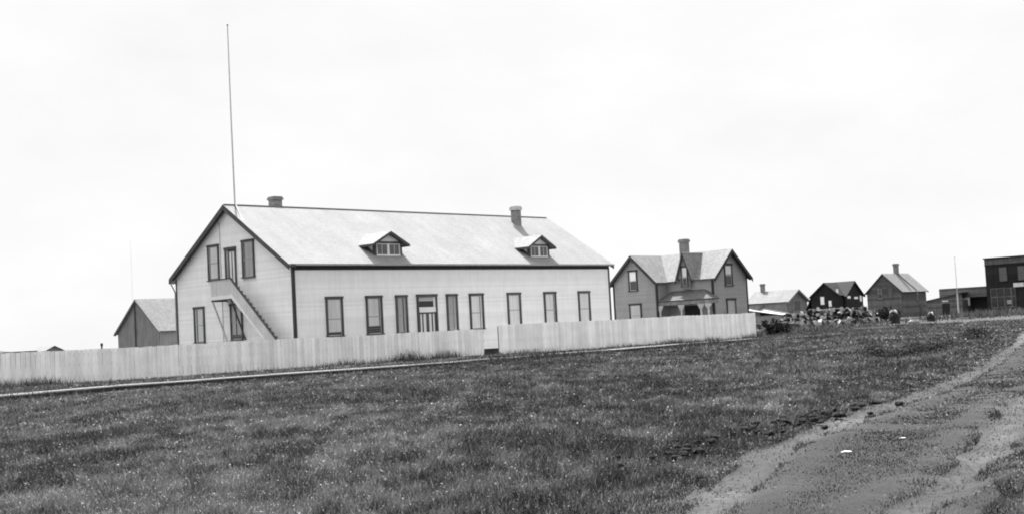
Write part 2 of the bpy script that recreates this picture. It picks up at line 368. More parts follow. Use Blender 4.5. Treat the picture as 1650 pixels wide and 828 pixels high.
# dirt road: a sheet across both ruts with uneven edges
def road():
    me_v = []; tone = []; faces = []; ys_ = np.concatenate([np.arange(6, 50, .16), np.arange(50, 118, .4)]); K = 40
    for y in ys_:
        y_ = float(y); r1 = np.interp(y_, [p[1] for p in RUT1], [p[0] for p in RUT1]); r2 = np.interp(y_, [p[1] for p in RUT2], [p[0] for p in RUT2])
        e0 = r1 - .10 - .15 * vnoise(0, y_, .9, 5) - .2 * vnoise(0, y_, .25, 6); e1 = r2 + .2 + .3 * vnoise(3, y_, 1.1, 7) + .3 * vnoise(9, y_, .3, 8)
        for k in range(K + 1):
            x = e0 + (e1 - e0) * k / K; me_v.append((x, y_))
    A = np.array(me_v); X, Y = A[:, 0], A[:, 1]
    d = np.minimum(dist_poly(X, Y, RUT1), dist_poly(X, Y, RUT2)); wob = .5 + vnoise(X, Y, .8, 9) * .9
    rut = np.exp(-(d / (.28 * wob)) ** 1.6) * (.45 + .7 * vnoise(X, Y * .5, 1.1, 12)) * (.7 + .4 * vnoise(X, Y, .35, 13))
    Z = gz(X, Y) + .02 - .045 * np.exp(-(d / .22) ** 2) + .03 * np.exp(-((d - .45) / .2) ** 2) * vnoise(X, Y, .5, 4) + .02 * vnoise(X, Y, .33, 21) + .01
    Z = np.maximum(Z, gz(X, Y) + .006)
    kk = np.tile(np.arange(K + 1), len(ys_)); Z = np.where((kk == 0) | (kk == K), gz(X, Y) - .01, Z)
    ny = len(ys_); i = np.arange((ny - 1) * K); r = i // K; c = i % K; a = r * (K + 1) + c
    fc = np.stack([a, a + 1, a + K + 2, a + K + 1], -1)
    me = bpy.data.meshes.new('dirt_road'); me.from_pydata(np.stack([X, Y, Z], -1).tolist(), [], fc.tolist())
    at = me.attributes.new('wear', 'FLOAT', 'POINT'); at.data.foreach_set('value', np.clip(rut, 0, 1).astype(np.float32))
    me.polygons.foreach_set('use_smooth', [True] * len(me.polygons))
    me.materials.append(soilm('dirt_road_soil', .024, .036, .052, 'wear')); o = bpy.data.objects.new('dirt_road', me); C.objects.link(o); tag(o, kind='structure')
road()
def footpath():
    P = np.array(PATH); vs = []; seg = np.hypot(*np.diff(P, axis=0).T); L = np.concatenate([[0], np.cumsum(seg)])
    for s_ in np.arange(0, L[-1], .4):
        x = np.interp(s_, L, P[:, 0]); y = np.interp(s_, L, P[:, 1]); n_ = np.array([.69, -.72])
        w_ = .5 + .5 * float(vnoise(s_, 0, 1.5, 31))
        for k in (-1, -.33, .33, 1): q = np.array([x, y]) + n_ * w_ * k; vs.append((q[0], q[1], float(gz(q[0], q[1])) + .02))
    n_ = len(vs) // 4; f = [(4 * i + k, 4 * i + k + 1, 4 * i + k + 5, 4 * i + k + 4) for i in range(n_ - 1) for k in range(3)]
    me = bpy.data.meshes.new('path'); me.from_pydata(vs, [], f); me.materials.append(soilm('path_soil', .14, .18, .24)); o = bpy.data.objects.new('path', me); C.objects.link(o); tag(o, kind='structure')
footpath()

# ------------------------------------------------------------------ the hall
HX, HY = -12.908, 74.261; L, W, ZE, ZR = 29.09, 12.68, 6.18, 10.21; SL = (ZR - ZE) / (W / 2)
hall = thing('hall', 'long white clapboard hall with shingled roof, two dormers and a side staircase', 'hall', (HX, HY, 0), YAW)
m = MB(); walls(m, 0, L, 0, W, .42, ZE, ZR, 'x', .13, .02); hw_ = m.build('wall', M['wall'], hall)
m = MB(); m.box(.05, L - .05, .05, W - .05, -.2, .46); m.build('foundation', M['found'], hall)  # skirting in one dark tone below the clapboards
m = MB(); rk = MB(); gable_roof(m, rk, 0, L, 0, W, ZE, ZR, 'x', .22, .40, .10, .06, .34)
roof = m.build('roof', M['roof'], hall); rk.build('rake_board', M['trim'], roof)
m = MB(); m.beam((-.34, W / 2, ZR + .075), (L + .34, W / 2, ZR + .07), .16, .03); m.build('ridge_board', M['gutter'], roof)
front = Face((0, 0, 0), (1, 0, 0), (0, -1, 0)); gabl = Face((0, 0, 0), (0, -1, 0), (-1, 0, 0))   # gabl: h = -t
m = MB()
front.box(m, -.03, .10, .42, ZE - .3, .021, .055); gabl.box(m, -.08, -.0, .42, ZE - .12, .021, .055)
front.box(m, L - .13, L + .03, .42, ZE - .3, .021, .055); gabl.box(m, -W, -W + .12, .42, ZE - .15, .021, .055)
m.build('corner_board', M['trim'], hall)
m = MB(); front.box(m, .02, L, 5.76, 6.06, .021, .06); front.box(m, -.3, L + .3, 5.985, 6.015, .061, .2); m.build('frieze_board', M['trim2'], hall)
m = MB(); zg = ZE - SL * .22 + .05
m.box(-.36, L + .36, -.32, -.225, zg - .09, zg + .02); m.build('gutter', M['gutter'], hall)
m = MB(); m.tube((.12, -.28, zg - .05), (.06, -.1, 5.7), .035); m.tube((.06, -.1, 5.7), (.06, -.1, .3), .035); m.build('downpipe', M['trim'], hall)
m = MB(); m.box(-.34, .0, W - .02, W + .36, ZE - .42, ZE - .2); m.tube((-.2, W + .3, ZE - .45), (-.15, W + .1, ZE - .75), .045); m.tube((-.15, W + .1, ZE - .75), (-.06, W + .06, ZE - 1.), .045)
m.tube((-.06, W + .06, ZE - 1.), (-.06, W + .06, .3), .045); m.build('eave_return', M['gutter'], hall)
m = MB(); m.box(-.34, -.0, -.36, .02, ZE - .26, ZE - .1); m.build('eave_return', M['trim'], hall)
# front windows
for (a, b, bl, cov) in ((2.30, 3.58, 'blind', .9), (5.40, 6.70, 'blind', .78), (7.82, 8.78, 'curtain', 1), (12.2, 13.18, 'curtain', 1), (14.3, 15.6, 'blind', 1), (17.93, 19.26, 'blind', 1), (21.67, 22.94, 'blind', 1), (25.38, 26.68, 'blind', 1)):
    window(hall, front, a, b, 1.80, 4.02, bl, cov, .12, .11, gap={7.82: (9, 10), 12.2: (9,), 14.3: (11,), 5.4: (12,), 21.67: (12,)}.get(a, ()), split={2.3: .45, 17.93: .52}.get(a, .48))
# gable windows (h = -t)
for (t0, t1, z0, z1, bl, cov) in ((8.78, 7.53, 5.70, 7.80, 'blind', .95), (4.99, 3.71, 5.65, 7.80, 'curtain', 1), (10.63, 9.42, 1.86, 4.0, 'blind', 1), (6.5, 5.2, 1.88, 4.0, 'curtain', .85)):
    window(hall, gabl, -t0, -t1, z0, z1, bl, cov, .11, .1, gap={8.78: (1,), 4.99: (0, 1), 10.63: (2, 3), 6.5: (5, 6)}[t0])
# front double door with transom
m = MB(); a, b = 9.60, 11.34
front.box(m, a, a + .13, .5, 4.02, 0, .12); front.box(m, b - .13, b, .5, 4.02, 0, .12); front.box(m, a - .03, b + .03, 4.02, 4.18, 0, .15)
dr = m.build('door', M['trim'], hall)
m = MB(); front.box(m, a + .13, b - .13, 3.02, 3.35, .02, .08); front.box(m, b - .3, b - .13, 3.36, 4.02, .02, .06); m.build('transom_bar', M['white'], dr)
m = MB(); front.quad(m, a + .13, b - .3, 3.36, 4.02, .03); m.build('dark_room', M['dark'], dr)
m = MB(); front.box(m, a + .13, b - .3, 3.74, 4.02, .035, .06); m.build('transom_blind', M['sash'], dr)
m = MB(); front.quad(m, a + .14, b - .31, 3.37, 3.74, .045); m.build('pane', M['glass'], dr)
m = MB(); front.quad(m, a + .13, b - .13, .5, 3.02, .023)
m.build('door_panel', M['white'], dr)
m = MB(); wd = b - a - .26; mid_ = (a + b) / 2
for x in (a + .19, a + .46, b - .46, b - .19): front.box(m, x - .045, x + .045, .52, 2.93, .03, .06)
front.box(m, mid_ - .11, mid_ + .11, .52, 2.93, .03, .07); front.box(m, a + .13, b - .13, 2.93, 3.02, .03, .065); m.build('door_stile', M['trim'], dr)
# gable door upstairs
m = MB(); t0, t1 = 6.84, 5.66
gabl.box(m, -t0, -t0 + .12, 4.6, 7.46, 0, .1); gabl.box(m, -t1 - .11, -t1, 4.6, 7.46, 0, .1); gabl.box(m, -t0 - .03, -t1 + .03, 7.46, 7.62, 0, .13)
d2 = m.build('door', M['trim'], hall)
m = MB(); gabl.box(m, -t0 + .12, -t0 + .34, 4.6, 7.46, .02, .05); m.build('door_jamb', M['gutter'], d2)
m = MB(); gabl.quad(m, -t0 + .34, -t1 - .11, 4.6, 7.46, .024); m.build('door_panel', M['white'], d2)
m = MB(); gabl.box(m, -t0 + .34, -t0 + .44, 4.6, 7.44, .03, .06); gabl.box(m, -6.14, -6.07, 5.3, 7.3, .03, .055)
gabl.box(m, -t0 + .44, -t1 - .11, 7.34, 7.46, .03, .055); gabl.box(m, -t0 + .44, -t1 - .11, 5.1, 5.24, .03, .055); gabl.box(m, -6.14, -6.07, 4.6, 5.1, .03, .055); m.build('door_stile', M['trim'], d2)
m = MB(); m.beam((-.04, 7.35, 9.3), (-.04, 7.35, .6), .025, .025, (1, 0, 0)); m.build('lightning_wire', M['gutter'], hall)
# dormers
def dormer(s0, s1):
    t0 = .78; ze, zr = 7.6, 8.2; mid = (s0 + s1) / 2; zb = ZE + SL * t0 + .02; k = (zr - ze) / (mid - s0)
    te = (ze - ZE) / SL + .12
    m = MB()
    m.face([(s0, t0, zb), (s1, t0, zb), (s1, t0, ze), (mid, t0, zr), (s0, t0, ze)])
    for s in (s0, s1): m.face([(s, t0, zb), (s, t0, ze), (s, te, ze)][::1 if s == s0 else -1])
    d = m.build('dormer', M['wall'], hall)
    fd = Face((0, t0, 0), (1, 0, 0), (0, -1, 0))
    m = MB(); oh = .42; of = .38; tr = (zr - ZE) / SL + .2; tl = (ze - k * oh - ZE) / SL + .1; lf = .05
    m.slab([(s0 - oh, t0 - of, ze - k * oh + lf), (mid, t0 - of, zr + lf), (mid, tr, zr + lf), (s0 - oh, tl, ze - k * oh + lf)], .07)
    m.slab([(s1 + oh, t0 - of, ze - k * oh + lf), (mid, t0 - of, zr + lf), (mid, tr, zr + lf), (s1 + oh, tl, ze - k * oh + lf)], .07)
    m.build('dormer_roof', M['groof'], d)  # tone darker than the main roof to cancel the stronger sun on these slopes
    m = MB()
    for sg in (-1, 1):
        e = mid + sg * (mid - s0 + oh); zz = ze - k * oh + lf
        for yy, hh in ((t0 - of - .012, .17), (t0 - .05, .14)):
            m.hexa([(x, y, z_ + q) for x, z_ in ((e, zz), (mid, zr + lf)) for y in (yy, yy + .04) for q in (-hh, -.02)])
        # eave fascia along the side
        m.beam((e - sg * .005, t0 - of + .03, zz - .09), (e - sg * .005, tl, zz - .09), .03, .13)
    fd.box(m, s0 - .02, s0 + .15, zb, ze, .002, .05); fd.box(m, s1 - .15, s1 + .02, zb, ze, .002, .05); fd.box(m, s0 - .02, s1 + .02, 7.47, 7.6, .002, .06)
    m.box(s0 - .04, s0 - .005, t0 + .01, t0 + .14, zb, ze)
    # dark flashing board, thickened to stand for shadow where cheek meets main roof
    m.beam((s0 - .03, t0, ZE + SL * t0 + .13), (s0 - .03, te - .6, ZE + SL * (te - .6) + .13), .03, .2)
    m.build('dormer_trim', M['trim'], d)
    a, b = s0 + .15, s1 - .15; zt = 7.47; z_ = zb - .02; c = (a + b) / 2
    m = MB(); fd.box(m, a, b, z_, z_ + .1, .003, .07)
    fd.box(m, a, a + .07, z_ + .1, zt, .003, .035); fd.box(m, b - .07, b, z_ + .1, zt, .003, .035); fd.box(m, c - .09, c + .09, z_ + .1, zt, .003, .045); fd.box(m, a + .07, b - .07, zt - .05, zt, .003, .034)
    for x in ((a + c) / 2 - .02, (b + c) / 2 + .02): fd.box(m, x - .012, x + .012, z_ + .1, zt - .05, .012, .03)
    m.build('window_frame', M['white'], d)
    m = MB(); fd.quad(m, a, b, z_, zt, .006); m.build('curtain', M['grey_curtain'], d)
    m = MB(); fd.quad(m, a, b, z_, zt, .018); m.build('pane', M['glass'], d)
dormer(6.98, 9.24); dormer(21.28, 23.36)
chimney(hall, 24.66, 25.2, 5.05, 5.6, 8.9, 10.9, cap=.3)
chimney(hall, 3.72, 4.37, 6.7, 7.3, 9.4, 11.0, mat='brick', cap=.22, capmat='brick')
# outside staircase on the gable
st = MB(); so_, si = -1.1, -.06
st.box(so_, -.03, 4.74, 6.92, 4.42, 4.54)
stair = st.build('outside_stair', M['stair'], hall)
m = MB(); k = (5.58 - 1.88) / (4.75 - .46); n_ = 14
for i in range(14):      # boarded landing guard: outer side
    a = 4.76 + 2.16 * i / n_; m.box(so_ - .025, so_, a, a + 2.16 / n_ - .012, 4.44, 5.56)
for i in range(7): a = so_ + .01 + 1.0 * i / 7; m.box(a, a + .13, 6.9, 6.925, 4.54, 5.56)
m.build('landing_guard', M['stair'], stair)
m = MB(); zf = lambda t: 4.5 - k * (4.75 - t); t = 4.75
while t > -.62:
    t2 = max(t - .155, -.66); m.hexa([(x, y, z) for x in (so_ - .025, so_) for y, q in ((t2 + .012, t2), (t, t)) for z in (max(zf(y), .0), zf(y) + 1.06)]); t -= .155
m.build('stair_guard', M['stair'], stair)
m = MB(); m.beam((so_ - .03, 4.75, 5.62), (so_ - .03, -.66, zf(-.66) + 1.12), .09, .09); m.beam((so_ - .03, 4.72, 5.60), (so_ - .03, 6.96, 5.60), .09, .06)
m.build('handrail', M['rail'], stair)
m = MB()
for i in range(15): t = 3.9 - i * .3; m.box(so_ - .07, so_ + .02, t - .06, t + .06, zf(t) + 1.14, zf(t) + 1.28)
m.build('rail_cleat', M['rail'], stair)
m = MB(); m.hexa([(x, y, z) for x in (so_ - .05, so_ - .027) for y in (-.6, 4.76) for z in (max(zf(y) - .06, .0), zf(y) + .18)]); m.box(so_ - .05, so_ - .027, 4.76, 6.94, 4.38, 4.6)
m.build('stringer', M['white'], stair)
m = MB()
for i in range(24):
    t = 4.68 - i * .218; z = 4.36 - i * .188
    if z > .05: m.box(so_ + .01, -.05, t - .26, t, z - .04, z)
m.build('steps', M['stair'], stair)
m = MB(); m.box(so_ + .0, -.03, 6.86, 6.93, 4.28, 4.419); m.box(so_, -.03, 4.74, 4.82, 4.28, 4.419); m.box(so_, so_ + .07, 4.83, 6.85, 4.3, 4.419); m.build('landing_joist', M['trim'], stair)
for t, tt in ((6.86, 6.95), (4.84, 4.95)):
    m = MB(); m.beam((so_ + .05, t, 4.3), (-.06, tt, 1.85), .07, .09, (0, 1, 0)); m.build('brace', M['stair'] if t > 6 else M['rail'], stair)
# flagpole
fp = thing('flagpole', 'very tall thin bare flagpole standing on the hall roof ridge', 'flagpole', (HX + U.x * .5 + V.x * 6.34, HY + U.y * .5 + V.y * 6.34, ZR + .05), YAW)
m = MB(); m.tube((0, 0, 0), (-.02, 0, 5.2), .055, .045, 12); m.tube((-.02, 0, 5.2), (.0, .02, 11.4), .044, .034, 12); m.build('pole', M['pole'], fp)
m = MB(); m.tube((0, .02, 11.4), (0, .02, 11.46), .06, .05, 12); m.build('pole_cap', M['metal'], fp)
m = MB(); m.beam((0, -.05, .05), (-.72, -1.85, -1.22), .09, .09); m.build('brace', M['gutter'], fp)

# ------------------------------------------------------------------ fences, boardwalk
FYAW = .6333; FO = Vector((0, 81.385, 0)); FU = Vector((math.cos(FYAW), math.sin(FYAW), 0)); FN = Vector((-FU.y, FU.x, 0))
def fence(x0, x1, h, bw_, mat, label):
    o = FO + FU * x0; f = thing('board_fence', label, 'fence', o, FYAW)
    m = MB(); n_ = int((x1 - x0) / bw_); g = .02 if h < 1.8 else .014; q = random.Random(int(h * 100))
    ph = 0
    for i in range(n_):
        a = i * bw_; hh = h + q.uniform(-.018, .018) + .02 * math.sin(a * .5) + .012 * math.sin(a * 1.7); d = q.uniform(-.006, .006); ln = q.uniform(-.004, .004)
        b0 = .03 + q.uniform(-.02, .03)
        m.hexa([(x + (ln if z > 1 else 0), y, z) for x in (a, a + bw_ - g) for y in (-.022 + d, d) for z in (b0, hh)])
    m.build('board_panel', mat, f)
    m = MB(); 
    for z in (.35, 1.0, h - .2): m.box(0, x1 - x0 - .02, .012, .06, z - .05, z + .05)
    m.build('rail', M['fence_back'], f)
    n2 = int((x1 - x0) / 2.4)
    for i in range(n2 + 1):
        a = .05 + (x1 - x0 - .2) * i / n2; one('post', M['fence_back'], f, (a, a + .11, .062, .17, -.3, h - .08))
fence(-46, -2.50, 1.74, .24, M['fence'], 'long lower whitewashed board fence left of the gateway')
fence(-1.38, 22.12, 1.94, .185, M['fence2'], 'taller whitewashed board fence running right from the gateway')
gp = one('threshold_plank', M['plank'], None, (0, 1.3, -.3, .05, .0, .09)); gp.location = FO + FU * -2.6 - FN * .15; gp.rotation_euler = (0, 0, FYAW)
tag(gp, 'pale plank lying across the gap between the two fences', 'plank')
WALK = [(-28, 32), (-18.15, 44.9), (-15.2, 49.7), (-11.6, 53.6), (-6.5, 57.8), (-1.6, 62.4), (5.8, 71.5), (15.6, 83.2), (18.5, 86.6)]
bwk = thing('boardwalk', 'narrow weathered plank sidewalk raised on sleepers along the grass', 'boardwalk', (0, 0, 0))
m = MB(); sm = MB(); P = np.array(WALK); seg = np.hypot(*np.diff(P, axis=0).T); LL = np.concatenate([[0], np.cumsum(seg)]); s_ = 0; q = random.Random(3)
while s_ < LL[-1] - 3.7:
    ln = 3.6; a = Vector((np.interp(s_, LL, P[:, 0]), np.interp(s_, LL, P[:, 1]), 0)); b = Vector((np.interp(s_ + ln, LL, P[:, 0]), np.interp(s_ + ln, LL, P[:, 1]), 0)); d = (b - a).normalized(); n3 = Vector((-d.y, d.x, 0))
    za = float(gz(a.x, a.y)); zb = float(gz(b.x, b.y)); tilt = q.uniform(-.02, .02)
    for k in range(5):
        o_ = n3 * (.12 + k * .215); jz = q.uniform(-.008, .008)
        m.beam(a + o_ + Vector((0, 0, za + .17 + jz + tilt)), b + o_ - d * .02 + Vector((0, 0, zb + .17 + jz)), .2, .045)
    sm.beam(a + n3 * .12 + Vector((0, 0, za + .05)), b + n3 * .12 + Vector((0, 0, zb + .05)), .1, .18)
    for k in (.2, 1.8, 3.4): c = a + d * k; sm.beam(c + Vector((0, 0, za + .06)) + n3 * .02, c + n3 * 1.05 + Vector((0, 0, za + .06)), .12, .15)
    s_ += ln
m.build('plank_deck', M['plank'], bwk); sm.build('sleeper', M['sleeper'], bwk)

# ------------------------------------------------------------------ dwelling beside the hall
hs = thing('farmhouse', 'grey two-storey house with two front gables, pointed dormer and porch', 'house', (15.373, 98, 0), YAW)
m = MB(); walls(m, 0, 4.7, 0, 9.2, .0, 4.95, 6.98, 'y', .13, .018); walls(m, -1.37, 4, 4.39, 8.75, 0, 4.95, 6.97, 'x', .13, .018); m.build('wall', M['grey'], hs)
m = MB(); rk = MB(); gable_roof(m, rk, 0, 4.7, 0, 9.2, 4.95, 6.98, 'y', .3, .42, .09, .05, .32); gable_roof(m, rk, -1.37, 2.3, 4.39, 8.75, 4.95, 6.97, 'x', .32, .42, .09, .05, .32, (1, 0))
rf = m.build('roof', M['groof'], hs); rk.build('rake_board', M['trim2'], rf)
m = MB()
for x, y, sx, sy in ((0, 0, 1, 1), (4.7, 0, -1, 1), (-1.37, 4.39, 1, 1), (-1.37, 8.75, 1, -1)):
    a, b = sorted((x - sx * .045, x + sx * .11)); c, d = sorted((y - sy * .045, y + sy * .11)); m.box(a, b, c, d, 0, 4.9)
m.box(-.045, -.02, .1, 4.3, 4.66, 4.84); m.build('corner_board', M['trim2'], hs)
fl = Face((0, 0, 0), (0, -1, 0), (-1, 0, 0)); fr_ = Face((0, 0, 0), (1, 0, 0), (0, -1, 0)); flw = Face((-1.37, 0, 0), (0, -1, 0), (-1, 0, 0))
window(hs, flw, -7.14, -6.22, 4.22, 5.72, 'blind', .5, .12, .07, trim='trim2'); window(hs, flw, -7.21, -5.97, 1.4, 3.05, 'curtain', .9, .12, .07, trim='trim2')
window(hs, fr_, 1.62, 2.72, 4.18, 5.74, 'blind', .45, .13, .07, trim='trim2'); window(hs, fr_, 1.66, 2.95, 1.4, 3.02, 'curtain', .9, .13, .07, trim='trim2')
# pointed wall dormer
m = MB(); y0, y1, za, ym = 1.74, 2.98, 6.93, 2.36
m.face([(-.33, y0, 4.9), (-.33, y1, 4.9), (-.33, y1, 4.95), (-.33, ym, za - .05), (-.33, y0, 4.95)][::-1]); m.box(-.329, .0, ym - .42, ym + .42, 4.12, 5.6)
dm = m.build('dormer', M['grey'], hs); m = MB(); rk = MB()
for sg in (-1, 1):
    e = ym + sg * .80; m.slab([(-.55, e, 4.78), (-.55, ym, za), (2.3, ym, za), (.15, e, 4.78)], .06)
    rk.hexa([(x, y, z) for x in (-.57, -.53) for y, zz in ((e, 4.76), (ym, za - .02)) for z in (zz - .3, zz)])
m.build('dormer_roof', M['groof'], dm); rk.build('rake_board', M['trim2'], dm)
fd = Face((-.335, 0, 0), (0, -1, 0), (-1, 0, 0)); window(hs, fd, -2.68, -2.02, 4.3, 5.75, 'blind', .55, .1, .06, trim='trim2')
chimney(hs, 1.9, 2.45, 3.75, 4.35, 6.2, 8.15, cap=.25, capmat='brick')
# porch
pc = thing('porch', None, None, (0, 0, 0)); pc.parent = hs
m = MB(); zt, zb = 3.98, 3.22; xe = -1.35
m.slab([(xe, 4.42, zb), (xe, -.55, zb), (-.02, .75, zt), (-.02, 4.0, zt)], .08); m.slab([(xe, -.55, zb), (.0, -.55, zb), (-.02, .75, zt)], .08); m.build('porch_roof', M['roof3'], pc)  # shingles darker than the house roof, wing and eave shadow put into their tone
m = MB(); m.box(xe + .02, xe + .1, -.45, 4.3, zb - .36, zb - .1); m.box(xe + .1, -.03, -.45, -.37, zb - .36, zb - .1); m.build('porch_beam', M['grey2'], pc)
for y in (4.2, 2.15, .3, -.38):
    m = MB(); m.box(xe + .01, xe + .12, y - .06, y + .06, 0, zb - .365)
    for sg in (-1, 1): m.hexa([(x, y + sg * q_, z) for x in (xe + .03, xe + .07) for q_, z0_ in ((.06, 2.35), (.3, 2.76)) for z in (z0_, 2.85)])
    m.box(xe - .01, xe + .14, y - .09, y + .09, 2.55, 2.62); m.build('porch_post', M['sash'], pc)
one('porch_floor', M['grey2'], pc, (xe, -.03, -.5, 4.38, .1, .28))
m = MB(); fl.box(m, -2.75, -1.3, .3, 2.75, .02, .06); m.build('door', M['dark'], hs)
# rear lean-to
m = MB(); m.slab([(4.74, 1.2, 3.9), (6.3, 1.2, 3.15), (6.3, 5, 3.15), (4.74, 5, 3.9)], .1)
lt = one('lean_to', M['grey'], hs, (4.72, 6.05, 1.5, 4.7, 0, 3.15)); m.build('lean_to_roof', M['groof'], lt)
m = MB(); m.box(5.0, 5.6, 1.44, 1.497, 1.0, 2.7); m.tube((5.3, 1.444, 2.7), (5.3, 1.49, 2.7), .3, .3, 16); m.build('lean_to_window', M['pale'], lt)

# ------------------------------------------------------------------ outbuildings and the town
sh = thing('shed', 'plain grey board shed with steep gable behind the hall', 'shed', (-28.03, 100, 0), YAW)
m = MB(); walls(m, 0, 7, 0, 6.5, 0, 3.15, 5.66, 'x', .15, .01); m.build('wall', M['shed'], sh)
m = MB(); rk = MB(); gable_roof(m, rk, 0, 7, 0, 6.5, 3.15, 5.66, 'x', .25, .25, .08, .04, .16); rf = m.build('roof', M['roof2'], sh); rk.build('rake_board', M['grey2'], rf)
m = MB(); m.tube((-.08, 3.6, 0), (-.08, 3.6, 5.2), .06); m.build('stove_pipe', M['metal'], sh)
m = MB(); m.tube((-.3, 3.45, 5.6), (-.3, 3.45, 10.5), .008, .005, 6); m.build('wire', M['gutter'], sh)

def far_house(name, label, loc, wall, roofm_):
    return thing(name, label, 'house', loc, YAW)
# C: pale-roofed house with lean-to
hc = thing('farmhouse', 'small grey house with pale canvas lean-to roof right of the fence end', 'house', (42.85, 200, .6), YAW)
m = MB(); walls(m, 0, 6.1, 0, 7.2, 0, 3.35, 5.0, 'y', .2, .02); m.build('wall', M['grey2'], hc)
m = MB(); rk = MB(); gable_roof(m, rk, 0, 6.1, 0, 7.2, 3.35, 5.1, 'y', .3, .5, .12, .06, .25); rf = m.build('roof', M['roof2'], hc); rk.build('rake_board', M['fence_back'], rf)
m = MB(); m.slab([(-1.9, -.3, 1.25), (-1.9, 6.4, 2.3), (-.05, 6.4, 2.9), (-.05, -.3, 1.5)], .1); m.build('lean_to_roof', M['snow'], hc)
one('lean_to_wall', M['shed'], hc, (-1.75, -.05, 0, 6.2, 0, 1.2)); one('side_annex', M['grey2'], hc, (-1.2, -.06, 4.3, 7.1, 0, 3.0))
chimney(hc, 2.8, 3.3, 5.9, 6.5, 4.6, 6.4, cap=.3, capmat='brick')
fc = Face((0, 0, 0), (1, 0, 0), (0, -1, 0))
m = MB(); fc.box(m, 2.4, 3.9, 1.9, 3.3, .02, .06); m.build('window', M['mid'], hc)
# D: dark tarred house
hd = thing('farmhouse', 'nearly black tarred house with small white windows', 'house', (48.09, 190, .6), YAW)
m = MB(); walls(m, 0, 6, -.6, 4.2, 0, 3.75, 5.65, 'x', .2, .02); walls(m, 1.1, 6.3, -1.0, 3.5, 0, 3.6, 5.7, 'y', .2, .02); m.build('wall', M['tar'], hd)
m = MB(); rk = MB(); gable_roof(m, rk, 0, 3.7, -.6, 4.2, 3.75, 5.65, 'x', .2, .25, .12, .05, .2, (1, 0)); gable_roof(m, rk, 1.1, 6.3, -1, 3.5, 3.6, 5.7, 'y', .25, .3, .12, .05, .2)
m.slab([(-.2, 4.1, 3.7), (6, 4.1, 3.7), (6, 5.3, 1.4), (-.2, 5.3, 1.4)], .1); rf = m.build('roof', M['tarroof'], hd); rk.build('rake_board', M['tar'], rf)
one('side_shed', M['tar'], hd, (0.02, 6, 4.19, 5.2, 0, 1.5))
fa_ = Face((0, 0, 0), (0, -1, 0), (-1, 0, 0)); fb_ = Face((0, -1, 0), (1, 0, 0), (0, -1, 0)); fs_ = Face((0, -.6, 0), (1, 0, 0), (0, -1, 0))
for f_, a, b, z0, z1 in ((fa_, -2.6, -1.95, 2.4, 3.6), (fa_, -1.25, -.75, 2.05, 2.95), (fb_, 1.5, 2.5, 3.1, 3.5), (fb_, 3.6, 4.7, 3.0, 3.35), (fb_, 5.3, 5.8, 2.6, 3.5), (fa_, .1, .5, 3.9, 4.6)):
    m = MB(); f_.box(m, a, b, z0, z1, .02, .06); wn = m.build('window', M['white'], hd)
    m = MB(); f_.box(m, a + .1, b - .1, z0 + .08, z1 - .08, .061, .075); m.build('pane', M['blind'], wn)
# E: boxy gabled house
he = thing('farmhouse', 'boxy weathered house with pale shingle roof and thin chimney', 'house', (51.84, 170, .6), YAW)
m = MB(); walls(m, 0, 7.1, 0, 5.05, 0, 3.6, 5.95, 'x', .3, .03); m.build('wall', M['mid'], he)
m = MB(); rk = MB(); gable_roof(m, rk, 0, 7.1, 0, 5.05, 3.6, 5.95, 'x', .3, .25, .1, .05, .15); rf = m.build('roof', M['groof'], he); rk.build('rake_board', M['trim'], rf)
m = MB(); m.beam((4.0, 2.4, 6.0), (4.0, -.25, 3.52), .1, .08); m.build('roof_seam', M['trim'], he)
chimney(he, 3.7, 4.25, 2.3, 2.85, 5.7, 7.35, cap=.3, mat='grey2', capmat='grey2')
ga = Face((0, 0, 0), (0, -1, 0), (-1, 0, 0)); fb = Face((0, 0, 0), (1, 0, 0), (0, -1, 0))
window(he, ga, -3.5, -2.75, 2.6, 4.0, 'grey_curtain', .5, .09, .06, trim='metal'); window(he, ga, -2.0, -1.25, 2.65, 4.05, 'grey_curtain', 1, .09, .06, 'mid', trim='metal')
window(he, fb, 4.2, 4.9, 2.1, 3.2, 'grey_curtain', .3, .09, .06, 'mid', trim='metal')
m = MB(); fb.box(m, 5.0, 5.9, 0, 1.75, .03, .07); m.build('door', M['metal'], he)
# F: low sheds
f1 = thing('shed', 'low flat-roofed board shed with a dark door, beside the boxy house', 'shed', (57.55, 165, .6), YAW)
m = MB(); m.siding((0, 0, 0), (0, 1, 0), (-1, 0, 0), [(-.6, -.1), (4.3, -.1), (4.3, 1.9), (-.6, 2.75)], .25, .03); m.box(.02, 4, -.6, 4.3, -.1, 1.85); m.build('wall', M['mid'], f1)
m = MB(); m.slab([(-.2, -.75, 2.87), (-.2, 4.4, 1.98), (4.2, 4.4, 1.98), (4.2, -.75, 2.87)], .1); m.build('roof', M['lowroof'], f1)
ff = Face((0, 0, 0), (0, -1, 0), (-1, 0, 0))
m = MB(); ff.box(m, -2.15, -1.15, -.1, 1.5, .03, .07); m.build('door', M['dark'], f1); m = MB(); ff.box(m, -2.1, -1.3, 1.72, 1.9, .03, .06); m.build('window', M['pale'], f1)
f2 = thing('shed', 'long shed with a grey plank parapet and an open dark front next to the store', 'shed', (58.6, 166.3, .6), YAW)
m = MB(); m.siding((0, 0, 0), (0, 1, 0), (-1, 0, 0), [(-5.5, 2.15), (3.1, 2.15), (3.1, 3.45), (-5.5, 3.45)], .25, .03); m.box(.02, .2, -5.5, 3.1, 2.15, 3.44)
m.box(5.5, 5.6, -5.5, 3.1, -.1, 3.0); m.box(.0, 5.5, 3.0, 3.1, -.1, 3.0); m.box(0, 5.5, -5.5, -5.4, -.1, 3.0); m.box(.02, .14, .2, .8, -.1, 2.149); m.build('wall', M['mid'], f2)
